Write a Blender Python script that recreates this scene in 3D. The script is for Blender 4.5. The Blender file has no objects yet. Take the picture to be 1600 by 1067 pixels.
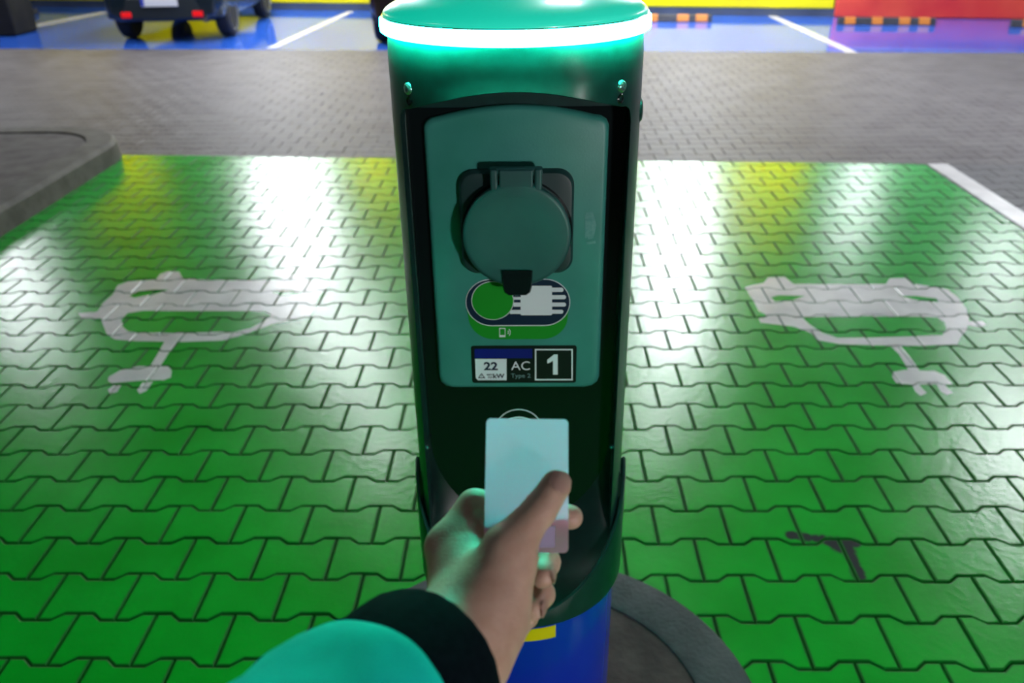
import bpy, bmesh, math, random
import numpy as np
from mathutils import Vector, Matrix, noise
random.seed(7)
PI = math.pi
scene = bpy.context.scene
COL = scene.collection

# ------------------------------------------------------------------ camera
FPX = 1318.79
CAM = Vector((0.0, 0.0, 1.5887))
FW = Vector((-0.02311289, 0.88535039, -0.46434952))
RT = Vector((0.99972573, 0.01871341, -0.01408127))
UP = Vector((0.0037773, 0.46454762, 0.88554009))
cd = bpy.data.cameras.new('camera')
cam = bpy.data.objects.new('camera', cd)
COL.objects.link(cam)
M = Matrix((RT, UP, -FW)).transposed().to_4x4()
M.translation = CAM
cam.matrix_world = M
cd.sensor_width = 36.0
cd.lens = FPX * 36.0 / 1600.0
cd.clip_start = 0.02
cd.dof.use_dof = True
cd.dof.focus_distance = 0.86
cd.dof.aperture_fstop = 6.5
scene.camera = cam

# ------------------------------------------------------------------ light, exposure
scene.view_settings.view_transform = 'Standard'
scene.view_settings.look = 'None'
scene.view_settings.gamma = 1.0
scene.view_settings.use_curve_mapping = False
scene.view_settings.exposure = 0.35
world = bpy.data.worlds.new('world')
scene.world = world
world.use_nodes = True
world.node_tree.nodes['Background'].inputs[0].default_value = (0.75, 0.85, 1.0, 1)
world.node_tree.nodes['Background'].inputs[1].default_value = 0.012

LAMP_W = 26.0      # emission of the ceiling lamps
RING_W = 205.0      # emission of the green light ring
CEIL = 3.0
FILL_W = 140.0  # emission of the added lamp behind the camera
# ceiling lamps: x, y, length along x, length along y
LAMPS = [(-4.15, 13.6, .9, 1.8), (-3.2, 11.2, .75, 1.6), (2.35, 12.7, .9, 1.2), (1.95, 10.9, .75, 1.4), (1.65, 8.9, .7, 1.2),
         (-2.05, 8.5, .75, .8), (-1.4, 6.7, .3, .6), (1.15, 7.0, .28, .6), (4.95, 12.6, .35, 1.0), (6.25, 10.5, .6, 1.2), (4.5, 6.3, .6, 1.9),
         (-7.4, 11.0, .6, .9), (-6.3, 9.3, .8, .6), (-.5, 12.4, .8, 1.4), (-3.1, .2, .2, .5), (3.1, .2, .2, .5), (.35, 3.5, .3, .45)]  # last three are unseen, added to light the hand and card

# ------------------------------------------------------------------ helpers
def ray(px, py):
    return FW + RT * ((px - 800) / FPX) - UP * ((py - 533.5) / FPX)

def at(px, py, Y):                 # point of the vertical plane y = Y
    d = ray(px, py)
    return CAM + d * (Y / d.y)

def dep(px, py, zc):               # point at distance zc along the view axis
    return CAM + ray(px, py) * zc

def gnd(px, py, z=0.0):            # point of the ground
    d = ray(px, py)
    return CAM + d * ((z - CAM.z) / d.z)

def mat(name, col, rough=0.5, metal=0.0, spec=0.5, emit=None, estr=0.0, coat=0.0):
    m = bpy.data.materials.new(name)
    m.use_nodes = True
    b = m.node_tree.nodes['Principled BSDF']
    b.inputs['Base Color'].default_value = (*col, 1)
    b.inputs['Roughness'].default_value = rough
    b.inputs['Metallic'].default_value = metal
    b.inputs['Specular IOR Level'].default_value = spec
    b.inputs['Coat Weight'].default_value = coat
    b.inputs['Coat Roughness'].default_value = 0.08
    if emit:
        b.inputs['Emission Color'].default_value = (*emit, 1)
        b.inputs['Emission Strength'].default_value = estr
    return m

def N(m, t, **kw):
    n = m.node_tree.nodes.new(t)
    for k, v in kw.items():
        setattr(n, k, v)
    return n

def noisy(m, c1, c2, scale=8, bump=0.0, bscale=60, rough=None, detail=4, thr=(0.35, 0.65)):
    nt = m.node_tree
    b = nt.nodes['Principled BSDF']
    tc = N(m, 'ShaderNodeTexCoord')
    n = N(m, 'ShaderNodeTexNoise'); n.inputs['Scale'].default_value = scale; n.inputs['Detail'].default_value = detail
    nt.links.new(tc.outputs['Object'], n.inputs['Vector'])
    r = N(m, 'ShaderNodeValToRGB')
    r.color_ramp.elements[0].position = thr[0]; r.color_ramp.elements[1].position = thr[1]
    r.color_ramp.elements[0].color = (*c1, 1); r.color_ramp.elements[1].color = (*c2, 1)
    nt.links.new(n.outputs['Fac'], r.inputs['Fac'])
    nt.links.new(r.outputs['Color'], b.inputs['Base Color'])
    if rough:
        rr = N(m, 'ShaderNodeMapRange')
        rr.inputs['To Min'].default_value = rough[0]; rr.inputs['To Max'].default_value = rough[1]
        nt.links.new(n.outputs['Fac'], rr.inputs['Value'])
        nt.links.new(rr.outputs['Result'], b.inputs['Roughness'])
    if bump:
        n2 = N(m, 'ShaderNodeTexNoise'); n2.inputs['Scale'].default_value = bscale; n2.inputs['Detail'].default_value = 5
        nt.links.new(tc.outputs['Object'], n2.inputs['Vector'])
        bp = N(m, 'ShaderNodeBump'); bp.inputs['Strength'].default_value = bump; bp.inputs['Distance'].default_value = 0.01
        nt.links.new(n2.outputs['Fac'], bp.inputs['Height'])
        nt.links.new(bp.outputs['Normal'], b.inputs['Normal'])
    return m

def obj(name, bm, m, parent=None, smooth=None, bevel=None, segs=3, kind=None):
    me = bpy.data.meshes.new(name)
    bmesh.ops.recalc_face_normals(bm, faces=bm.faces)
    bm.to_mesh(me); bm.free()
    return link(name, me, m, parent, smooth, bevel, segs, kind)

def link(name, me, m, parent=None, smooth=None, bevel=None, segs=3, kind=None):
    o = bpy.data.objects.new(name, me)
    COL.objects.link(o)
    if m is not None:
        me.materials.append(m)
    if bevel:
        md = o.modifiers.new('bevel', 'BEVEL'); md.width = bevel; md.segments = segs
        md.limit_method = 'ANGLE'; md.angle_limit = math.radians(35)
    if smooth is not None:
        me.shade_smooth()
        if smooth < 180:
            me.set_sharp_from_angle(angle=math.radians(smooth))
    if parent:
        o.parent = parent
    if kind:
        o['kind'] = kind
    return o

def tag(o, label, cat, group=None):
    o['label'] = label; o['category'] = cat
    if group:
        o['group'] = group
    return o

def empty(name, loc, label, cat, rz=0.0, group=None):
    o = bpy.data.objects.new(name, None)
    COL.objects.link(o)
    o.location = loc; o.rotation_euler = (0, 0, rz)
    o.empty_display_size = 0.1
    return tag(o, label, cat, group)

def copy_tree(o, parent=None):
    c = o.copy(); COL.objects.link(c)
    if parent:
        c.parent = parent
    for ch in list(o.children):
        copy_tree(ch, c)
    return c

def new(): return bmesh.new()

def box(bm, c, s):
    r = bmesh.ops.create_cube(bm, size=1.0)
    for v in r['verts']:
        v.co = Vector((v.co.x * s[0] + c[0], v.co.y * s[1] + c[1], v.co.z * s[2] + c[2]))
    return r['verts']

def loft(bm, rings, cap0=True, cap1=True, closed=True):
    vs = [[bm.verts.new(p) for p in r] for r in rings]
    n = len(rings[0])
    for a, b in zip(vs, vs[1:]):
        for i in range(n if closed else n - 1):
            j = (i + 1) % n
            bm.faces.new((a[i], a[j], b[j], b[i]))
    if cap0: bm.faces.new(list(reversed(vs[0])))
    if cap1: bm.faces.new(vs[-1])
    return vs

def lathe(bm, prof, c=(0, 0, 0), n=64, axis='z'):
    rings = []
    for r, h in prof:
        ring = []
        for i in range(n):
            a = 2 * PI * i / n
            if axis == 'z': p = (c[0] + r * math.sin(a), c[1] - r * math.cos(a), c[2] + h)
            elif axis == 'y': p = (c[0] + r * math.sin(a), c[1] + h, c[2] + r * math.cos(a))
            else: p = (c[0] + h, c[1] + r * math.sin(a), c[2] + r * math.cos(a))
            ring.append(p)
        rings.append(ring)
    loft(bm, rings)

def plate(bm, pts, y0, y1):        # outline given in x,z, extruded along y
    loft(bm, [[(x, y0, z) for x, z in pts], [(x, y1, z) for x, z in pts]])

def slab(bm, pts, z0, z1):         # outline given in x,y, extruded along z
    loft(bm, [[(x, y, z0) for x, y in pts], [(x, y, z1) for x, y in pts]])

def rrect(x0, x1, z0, z1, r, n=8):
    pts = []
    for cx, cz, a0 in ((x1 - r, z1 - r, 0), (x0 + r, z1 - r, 90), (x0 + r, z0 + r, 180), (x1 - r, z0 + r, 270)):
        for i in range(n + 1):
            a = math.radians(a0 + 90 * i / n)
            pts.append((cx + r * math.cos(a), cz + r * math.sin(a)))
    return pts

def circ(cx, cz, r, n=48):
    return [(cx + r * math.cos(2 * PI * i / n), cz + r * math.sin(2 * PI * i / n)) for i in range(n)]

def boolean(a, b, op='DIFFERENCE'):    # a with b cut away; b is removed again
    md = a.modifiers.new('cut', 'BOOLEAN'); md.operation = op; md.object = b; md.solver = 'EXACT'
    dg = bpy.context.evaluated_depsgraph_get()
    me = bpy.data.meshes.new_from_object(a.evaluated_get(dg))
    a.modifiers.remove(md)
    a.data = me
    bpy.data.objects.remove(b)
    return a

def text_bm(txt, size, bold=0.0, align='CENTER'):
    cu = bpy.data.curves.new('writing', 'FONT')
    cu.body = txt; cu.size = size; cu.align_x = align; cu.align_y = 'CENTER'; cu.offset = bold; cu.extrude = 0.0002
    cu.resolution_u = 6
    o = bpy.data.objects.new('writing', cu); COL.objects.link(o)
    dg = bpy.context.evaluated_depsgraph_get()
    me = bpy.data.meshes.new_from_object(o.evaluated_get(dg))
    bpy.data.objects.remove(o)
    bm = new(); bm.from_mesh(me)
    return bm

# ------------------------------------------------------------------ materials
m_base = noisy(mat('joint_sand', (.01, .03, .012), .9), (.004, .016, .006), (.012, .04, .016), 40)

def paint_mat(name, c1, c2, r0, r1, bump=0.10, spec=0.5):
    m = mat(name, c1, r0, spec=spec)
    return noisy(m, c1, c2, 3.2, bump, 45, (r0, r1))

m_green = paint_mat('green_paint', (.0, .31, .014), (.0, .39, .024), .20, .27)
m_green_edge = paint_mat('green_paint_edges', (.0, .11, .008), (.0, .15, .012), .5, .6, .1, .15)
m_road = paint_mat('grey_paving', (.085, .075, .08), (.13, .12, .125), .5, .65, .15, .25)
m_dark = paint_mat('dark_paving', (.030, .027, .034), (.05, .046, .055), .4, .6, .15)
m_blue = paint_mat('blue_paint', (.02, .09, .50), (.03, .12, .58), .05, .09, .0)
m_white = noisy(mat('white_marking', (.62, .60, .60), .26), (.56, .54, .55), (.70, .68, .68), 6, .1, 60)
m_concrete = noisy(mat('island_concrete', (.09, .08, .08), .8), (.06, .052, .055), (.11, .10, .10), 7, .3, 60)
m_kerb = noisy(mat('kerb_concrete', (.07, .065, .06), .7), (.045, .042, .038), (.085, .08, .075), 9, .3, 60)
m_yellow = noisy(mat('yellow_wall', (.85, .72, .0), .35), (.80, .66, .0), (.92, .80, .0), 1.2)
m_red = noisy(mat('red_panel', (.75, .05, .04), .3), (.7, .04, .04), (.85, .10, .06), 1.2)
m_wall = noisy(mat('grey_wall', (.45, .46, .48), .8), (.40, .41, .43), (.5, .51, .53), 2)
m_plinth = noisy(mat('plinth', (.05, .07, .12), .5), (.04, .055, .09), (.07, .09, .14), 2)
m_ceil = noisy(mat('ceiling_concrete', (.16, .165, .17), .9), (.06, .063, .066), (.09, .093, .096), 2)
m_lamp = mat('lamp_diffuser', (.9, .9, .9), .5, emit=(.93, .97, 1.0), estr=LAMP_W)
m_metal = mat('lamp_housing', (.7, .7, .7), .4, .3)

# ------------------------------------------------------------------ setting: ground
EDGE = lambda x: 5.72 - 0.073 * x      # green bays end, road begins
BLUE = lambda x: 10.40 - 0.100 * x     # road ends, blue bays begin
WALL = lambda x: 14.15 - 0.215 * x
ROW, PITCH = 0.1425, 0.2
X0, Y0 = -0.1496, 1.4725
LEFT, RIGHT = -2.86, 2.60

bm = new(); slab(bm, [(-14, -3), (12, -3), (12, 20), (-14, 20)], -0.12, -0.013)
obj('floor_bedding', bm, m_base, kind='structure')

def paver_outline(g):
    e, w, a, b = 0.0825 - g, 0.06 - g, 0.036, 0.064
    half = [(.1 - g, -e), (.1 - g, e), (b, e), (a, w), (-a, w), (-b, e), (-.1 + g, e), (-.1 + g, -e), (-b, -e), (-a, -w), (a, -w), (b, -e)]
    return half

OUT1, OUT2 = paver_outline(0.0022), paver_outline(0.0066)

def pavers(x0, x1, y0, y1, keep, chamfer=True, tilt=1.0):
    V, F = [], []
    j0, j1 = int((y0 - Y0) / ROW) - 1, int((y1 - Y0) / ROW) + 1
    for j in range(j0, j1 + 1):
        off = X0 + (j % 2) * .1 + .1
        for i in range(int((x0 - off) / PITCH) - 1, int((x1 - off) / PITCH) + 2):
            cx, cy = off + i * PITCH, Y0 + j * ROW
            if not keep(cx, cy):
                continue
            tx, ty, dz = (random.gauss(0, .0016) * tilt, random.gauss(0, .0016) * tilt, random.gauss(0, .0005))
            b = len(V)
            for (x, y) in OUT2: V.append((cx + x, cy + y, dz + x * tx + y * ty))
            for (x, y) in OUT1: V.append((cx + x, cy + y, dz - .0020 + x * tx + y * ty))
            for (x, y) in OUT1: V.append((cx + x, cy + y, -.016))
            F.append(tuple(range(b, b + 12)))
            for k in range(12):
                l = (k + 1) % 12
                F.append((b + k, b + 12 + k, b + 12 + l, b + l))
                F.append((b + 12 + k, b + 24 + k, b + 24 + l, b + 12 + l))
            F.append(tuple(range(b + 35, b + 23, -1)))
    bm = new()
    vs = [bm.verts.new(v) for v in V]
    for f in F:
        bm.faces.new([vs[i] for i in f])
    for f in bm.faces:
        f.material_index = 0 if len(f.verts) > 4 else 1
    bmesh.ops.triangulate(bm, faces=[f for f in bm.faces if len(f.verts) > 4])
    return bm

def cut(bm, co, no):
    g = bm.verts[:] + bm.edges[:] + bm.faces[:]
    bmesh.ops.bisect_plane(bm, geom=g, plane_co=co, plane_no=no, clear_outer=True)

near = lambda x, y: y < EDGE(x) + .2 and LEFT - .3 < x < RIGHT + .2
bm = pavers(LEFT, RIGHT, -.6, 6.1, near)
cut(bm, (0, EDGE(0), 0), (.073, 1, 0)); cut(bm, (RIGHT, 0, 0), (1, 0, 0))
green = obj('floor_green_bay', bm, m_green, kind='structure'); green.data.materials.append(m_green_edge)
bm = pavers(RIGHT, 7.5, -.6, 6, lambda x, y: RIGHT - .2 < x < 7.4 and y < EDGE(x) + .2)
cut(bm, (0, EDGE(0), 0), (.073, 1, 0)); cut(bm, (RIGHT, 0, 0), (-1, 0, 0))
obj('floor_dark_paving', bm, m_dark, kind='structure')
bm = pavers(-10, 9, 4.9, 11.6, lambda x, y: -9 < x < 8.5 and EDGE(x) - .2 < y < BLUE(x) + .2, tilt=.7)
cut(bm, (0, EDGE(0), 0), (-.073, -1, 0)); cut(bm, (0, BLUE(0), 0), (.1, 1, 0))
obj('floor_road', bm, m_road, kind='structure')
bm = new(); slab(bm, [(-13.5, BLUE(-13.5)), (11, BLUE(11)), (11, 12.0), (-13.5, 17.3)], -.015, -.001)
obj('floor_blue_bay', bm, m_blue, kind='structure')

# worn patch of bare stone along the joints right of the charger, in the green paint itself
nt = m_green.node_tree
tc = N(m_green, 'ShaderNodeTexCoord')
nz = N(m_green, 'ShaderNodeTexNoise'); nz.inputs['Scale'].default_value = 30
nt.links.new(tc.outputs['Object'], nz.inputs['Vector'])
acc = None
for (ax, ay, bx, by, r) in ((1238, 836, 1335, 848, .020), (1322, 848, 1342, 900, .019), (1300, 846, 1325, 862, .026)):
    A, B = gnd(ax, ay), gnd(bx, by)
    for t in (0, .125, .25, .375, .5, .625, .75, .875, 1):
        p = A.lerp(B, t)
        d = N(m_green, 'ShaderNodeVectorMath', operation='DISTANCE'); d.inputs[1].default_value = (p.x, p.y, 0)
        nt.links.new(tc.outputs['Object'], d.inputs[0])
        q = N(m_green, 'ShaderNodeMath', operation='DIVIDE'); q.inputs[1].default_value = r
        nt.links.new(d.outputs['Value'], q.inputs[0])
        if acc is None: acc = q
        else:
            mn = N(m_green, 'ShaderNodeMath', operation='MINIMUM')
            nt.links.new(acc.outputs[0], mn.inputs[0]); nt.links.new(q.outputs[0], mn.inputs[1]); acc = mn
ad = N(m_green, 'ShaderNodeMath', operation='ADD'); nt.links.new(acc.outputs[0], ad.inputs[0]); nt.links.new(nz.outputs['Fac'], ad.inputs[1])
mr = N(m_green, 'ShaderNodeMapRange'); mr.inputs['From Min'].default_value = 1.6; mr.inputs['From Max'].default_value = 1.2
nt.links.new(ad.outputs[0], mr.inputs['Value'])
mx = N(m_green, 'ShaderNodeMix', data_type='RGBA'); mx.inputs['B'].default_value = (.03, .03, .035, 1)
b = nt.nodes['Principled BSDF']
src = b.inputs['Base Color'].links[0].from_socket
nt.links.new(src, mx.inputs['A']); nt.links.new(mr.outputs['Result'], mx.inputs['Factor']); nt.links.new(mx.outputs['Result'], b.inputs['Base Color'])

# ------------------------------------------------------------------ setting: wall, ceiling
def wall_box(xa, xb, z0, z1, y_off, th):
    bm = new()
    slab(bm, [(xa, WALL(xa) + y_off), (xb, WALL(xb) + y_off), (xb, WALL(xb) + y_off + th), (xa, WALL(xa) + y_off + th)], z0, z1)
    return bm
obj('wall_far', wall_box(-13.4, 10.9, -.02, CEIL, .03, .2), m_wall, kind='structure')
bm = new(); box(bm, (-1.2, 6.5, CEIL + .1), (25, 26, .2)); obj('ceiling', bm, m_ceil, kind='structure')
obj('trim_plinth', wall_box(-13.3, 4.45, 0, .11, -.03, .05), m_plinth, kind='structure')
yp = obj('yellow_wall_panel', wall_box(-13.3, 4.40, 0.11, 2.6, -.045, .065), m_yellow, bevel=.02)
tag(yp, 'long yellow panel along the far wall behind the parked cars', 'wall panel')
rp = obj('red_wall_panel', wall_box(4.42, 10.8, .0, .42, -.06, .08), m_red, bevel=.02)
tag(rp, 'low red panel on the far wall right of the yellow one', 'wall panel')
rail = empty('guard_rail', (0, 0, 0), 'dark handrail on thin posts above the low red panel', 'railing')
m_rail = mat('rail_steel', (.03, .03, .035), .4, .6)
obj('rail', wall_box(4.6, 10.8, .44, .52, -.20, .05), m_rail, rail, bevel=.01)
for x in (5.4, 6.9, 8.4, 9.9):
    bm = new(); box(bm, (x, WALL(x) - .17, .65), (.05, .05, .48)); obj('post', bm, mat('post_steel', (.6, .6, .62), .4, .4), rail, bevel=.006)

for k, (x, y, lx, ly) in enumerate(LAMPS):
    o = empty('ceiling_lamp', (x, y, CEIL), 'rectangular white ceiling lamp of the car park', 'ceiling lamp', group='ceiling lamps of the car park')
    bm = new(); box(bm, (0, 0, -.03), (lx + .06, ly + .06, .06)); obj('housing', bm, m_metal, o, bevel=.008)
    bm = new(); box(bm, (0, 0, -.068), (lx, ly, .016)); obj('diffuser', bm, m_lamp, o)

m_lit = mat('backlit_white', (.9, .9, .9), .4, emit=(.95, 1.0, 1.0), estr=3.6)
m_lity = mat('added_yellow_glow', (.9, .75, .0), .4, emit=(1.0, .78, .0), estr=2.6)  # glow added so the floor mirrors a brightly lit yellow wall
m_frame = mat('panel_frame', (.05, .05, .055), .4, .5)
for (xa, xb, za, zb2, ml, lab_) in ((-5.25, -3.55, 1.35, 2.85, m_lit, 'backlit white panel high on the far wall above the dark blue car'), (1.75, 2.9, 1.35, 2.85, m_lit, 'backlit white panel high on the far wall right of the charging post'),
                              (5.0, 5.4, 1.35, 2.85, m_lit, 'narrow backlit white panel on the far wall above the red panel'), (-9.3, -6.9, 1.5, 2.85, m_lity, 'added glowing yellow panel high on the far wall at the left'),
                              (-3.1, -2.2, 1.5, 2.85, m_lity, 'added glowing yellow panel high on the far wall behind the charging post'), (3.3, 4.3, 1.5, 2.85, m_lity, 'added glowing yellow panel high on the far wall near the red panel')):
    o = empty('lit_wall_panel', (0, 0, 0), lab_, 'lit panel')
    obj('panel_case', wall_box(xa - .03, xb + .03, za - .03, zb2 + .03, -.12, .075), m_frame, o, bevel=.006)
    obj('lit_face', wall_box(xa, xb, za, zb2, -.128, .010), ml, o)

# unseen fill lamp on a post, added behind the photographer, to the right: it lights the hand, the card and the front of the post
bl = empty('fill_lamp', (2.0, -2.0, 0), 'added fill lamp with square white head, unseen behind the camera on the right', 'lamp', math.radians(38))
m_bl = mat('fill_diffuser', (.9, .9, .9), .5, emit=(1.0, .95, .95), estr=FILL_W)
bm = new(); box(bm, (0, 0, .49), (.12, .12, .98)); obj('post', bm, m_rail, bl, bevel=.01)
bm = new(); box(bm, (0, 0, 1.14), (.34, .12, .34)); obj('head', bm, m_frame, bl, bevel=.012)
bm = new(); box(bm, (0, .065, 1.14), (.30, .02, .30)); obj('diffuser', bm, m_bl, bl)

# dark column at the left edge
c0 = gnd(26, 57)
bm = new(); box(bm, (c0.x - .3, c0.y + .3, 1.5), (.6, .6, 2.998))
obj('column', bm, noisy(mat('dark_column', (.02, .02, .022), .7, spec=.2), (.008, .008, .009), (.014, .014, .015), 5), kind='structure', bevel=.03)

# ------------------------------------------------------------------ markings on the floor
def line(name, pts, w, label, z=.0015):
    bm = new(); v = []
    a, b = Vector(pts[0]), Vector(pts[1])
    d = (b - a).normalized(); n = Vector((-d.y, d.x)) * w / 2
    slab(bm, [tuple(a + n), tuple(b + n), tuple(b - n), tuple(a - n)], z - .002, z)
    return tag(obj(name, bm, m_white), label, 'floor marking')
line('parking_line', [(2.68, -.6), (2.68, EDGE(2.68))], .13, 'white line along the right edge of the green paving', .0035)
def gl(a, b): return [tuple(gnd(*a).xy), tuple(gnd(*b).xy)]
line('parking_line', gl((424, 75), (548, 18)), .12, 'white line on blue floor just right of the dark blue car')
line('parking_line', gl((30, 45), (165, 19)), .22, 'white line on blue floor left of the dark blue car')
line('parking_line', gl((1206, 25), (1332, 82)), .12, 'white line on blue floor right of the charging post')

def symbol(name, origin, s, outer, holes, extras, label):
    def prism(pts, g=0.0):
        q = [gnd(origin[0] + x / s, origin[1] + y / s) for x, y in pts]
        bm = new(); slab(bm, [(p.x, p.y) for p in q], -.05, .05)
        return bm
    xs = [gnd(origin[0] + x / s, origin[1] + y / s) for pts in [outer] + extras for x, y in pts]
    bx = (min(p.x for p in xs) - .12, max(p.x for p in xs) + .12, min(p.y for p in xs) - .1, max(p.y for p in xs) + .1)
    res = new()
    for k, pts in enumerate([outer] + extras):
        pr = obj('symbol_prism', prism(pts), None)
        if k == 0:
            for h in holes:
                boolean(pr, obj('symbol_hole', prism(h), None))
        gb = new(); gb.from_mesh(green.data)
        for f in gb.faces: f.material_index = 0
        kill = [v for v in gb.verts if not (bx[0] - .15 < v.co.x < bx[1] + .15 and bx[2] - .15 < v.co.y < bx[3] + .15)]
        bmesh.ops.delete(gb, geom=kill, context='VERTS')
        pv = obj('paving_piece', gb, None)
        boolean(pv, pr, 'INTERSECT')
        res.from_mesh(pv.data)
        bpy.data.objects.remove(pv)
    bmesh.ops.recalc_face_normals(res, faces=res.faces)
    bmesh.ops.delete(res, geom=[f for f in res.faces if f.normal.z < .3], context='FACES')
    for v in res.verts:
        v.co.z += .0009
    me = bpy.data.meshes.new(name); res.to_mesh(me); res.free()
    return tag(link(name, me, m_white), label, 'floor marking')

symbol('car_symbol', (0, 380), 2.5,
       [(360, 278), (385, 262), (400, 235), (440, 200), (460, 165), (500, 150), (610, 142), (625, 122), (655, 111), (700, 112), (715, 140), (900, 145), (1095, 143),
        (1120, 123), (1180, 118), (1205, 145), (1285, 152), (1278, 175), (1245, 205), (1225, 262), (1210, 288), (1150, 300), (1060, 318), (990, 345), (930, 365), (870, 380),
        (700, 386), (540, 384), (450, 377), (418, 357), (405, 325), (396, 296)],
       [[(474, 300), (500, 274), (560, 265), (900, 265), (1035, 266), (1060, 280), (1030, 303), (980, 332), (920, 345), (700, 351), (560, 350), (500, 345), (480, 327)],
        [(505, 207), (540, 187), (600, 181), (662, 181), (600, 200), (525, 214)],
        [(1062, 190), (1185, 190), (1180, 204), (1095, 206)]],
       [[(305, 273), (372, 270), (395, 294), (320, 296)],
        [(645, 380), (695, 380), (662, 425), (625, 484), (585, 484), (615, 435)],
        [(425, 522), (470, 497), (540, 481), (658, 482), (671, 500), (668, 525), (640, 536), (560, 536), (500, 541), (435, 547), (422, 538)],
        [(445, 556), (474, 556), (458, 582), (430, 588), (422, 572)],
        [(556, 545), (598, 541), (572, 578), (546, 589), (536, 575)]],
       'white painted electric car symbol on green paving, left of the charging post')
symbol('car_symbol', (960, 380), 2.5,
       [(510, 172), (540, 163), (583, 155), (600, 134), (665, 132), (700, 160), (1060, 160), (1075, 138), (1135, 136), (1168, 160), (1300, 180), (1340, 210), (1375, 255), (1386, 300),
        (1375, 340), (1352, 370), (1340, 396), (1200, 401), (1000, 399), (880, 395), (800, 380), (770, 352), (700, 326), (640, 319), (570, 311), (563, 294), (602, 285), (562, 265), (546, 230), (525, 200)],
       [[(735, 292), (790, 289), (1000, 286), (1200, 288), (1262, 291), (1290, 310), (1296, 335), (1280, 360), (1200, 363), (1000, 369), (870, 370), (812, 350), (762, 317)],
        [(610, 212), (640, 204), (745, 206), (700, 222), (628, 229)],
        [(1105, 205), (1180, 206), (1258, 216), (1265, 230), (1200, 226)]],
       [[(1380, 305), (1440, 305), (1452, 318), (1430, 328), (1376, 321)],
        [(1072, 396), (1112, 396), (1150, 440), (1192, 496), (1148, 496), (1112, 435)],
        [(1090, 502), (1130, 494), (1250, 498), (1290, 515), (1322, 550), (1240, 551), (1180, 553), (1100, 546), (1085, 522)],
        [(1162, 553), (1190, 553), (1221, 585), (1196, 596), (1175, 580)],
        [(1258, 551), (1290, 552), (1322, 585), (1300, 593), (1275, 580)]],
       'white painted electric car symbol on green paving, right of the charging post')

# ------------------------------------------------------------------ kerbed island at the left
isl = empty('traffic_island', (-4.2, 4.2, 0), 'raised grey paved island with rounded kerb at the left edge of the green bay', 'kerb island')
def isl_out(ins, n=10):
    x1, y1, x0, y0, r = 1.32 - ins, 2.05 - ins, -3.0, -4.0, .55 - ins * .6
    pts = [(x0, y0), (x1, y0)]
    for i in range(n + 1):
        a = PI / 2 * i / n
        pts.append((x1 - r + r * math.cos(a), y1 - r + r * math.sin(a)))
    pts.append((x0, y1))
    return pts
bm = new()
loft(bm, [[(x, y, z) for x, y in isl_out(i)] for i, z in ((0, -.01), (0.012, .11), (.035, .135), (.18, .14), (.18, .10))])
obj('kerb_stone', bm, m_kerb, isl, smooth=30)
bm = new(); loft(bm, [[(x, y, z) for x, y in isl_out(i)] for i, z in ((.19, .05), (.19, .128), (.2, .132))])
obj('paving', bm, m_concrete, isl)

# ------------------------------------------------------------------ wheel stops
m_rub = noisy(mat('rubber', (.02, .022, .035), .6), (.014, .016, .028), (.03, .032, .045), 8)
m_org = mat('orange_reflector', (.55, .17, .015), .45)
def stop(pa, pb, marks, label, group=None):
    a, b = gnd(*pa), gnd(*pb)
    L = (b - a).length; rz = math.atan2(b.y - a.y, b.x - a.x)
    o = empty('wheel_stop', ((a + b) / 2).to_tuple(), label, 'wheel stop', rz)
    bm = new()
    loft(bm, [[(x, -.075, 0), (x, -.045, .09), (x, .045, .09), (x, .075, 0)] for x in (-L / 2, L / 2)])
    obj('body', bm, m_rub, o, bevel=.01)
    for t in marks:
        bm = new(); x = -L / 2 + L * t
        loft(bm, [[(x + d, -.079, .012), (x + d, -.052, .086), (x + d, -.046, .0935), (x + d, .04, .0935), (x + d, .04, .07), (x + d, -.05, .012)] for d in (-L * .055, L * .055)])
        obj('reflector', bm, m_org, o)
stop((952, 33), (1112, 34), (.42, .72, .9), 'dark wheel stop with orange marks just right of the charging post')
stop((1308, 38), (1460, 39), (.12, .4, .68, .88), 'dark wheel stop with orange marks in front of the red panel')
stop((1578, 42), (1700, 45), (.2, .5, .8), 'wheel stop at the right edge of the picture, mostly out of frame')
stop((24, 22), (58, 22), (.3,), 'short wheel stop with an orange mark between column and dark blue car')

# ------------------------------------------------------------------ cars
m_glass = mat('car_glass', (.01, .012, .014), .06)
m_tyre = mat('tyre', (.012, .012, .013), .75)
m_rim = mat('alloy', (.45, .46, .48), .3, .9)
m_bump = mat('bumper_plastic', (.012, .018, .024), .45)
m_lampr = mat('rear_reflector', (.8, .01, .015), .2, emit=(.9, .01, .01), estr=.25)
m_plate = mat('number_plate', (.85, .85, .88), .35)
m_plateb = mat('plate_band', (.05, .08, .5), .35)
m_chrome = mat('exhaust', (.6, .6, .62), .2, 1)

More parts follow.
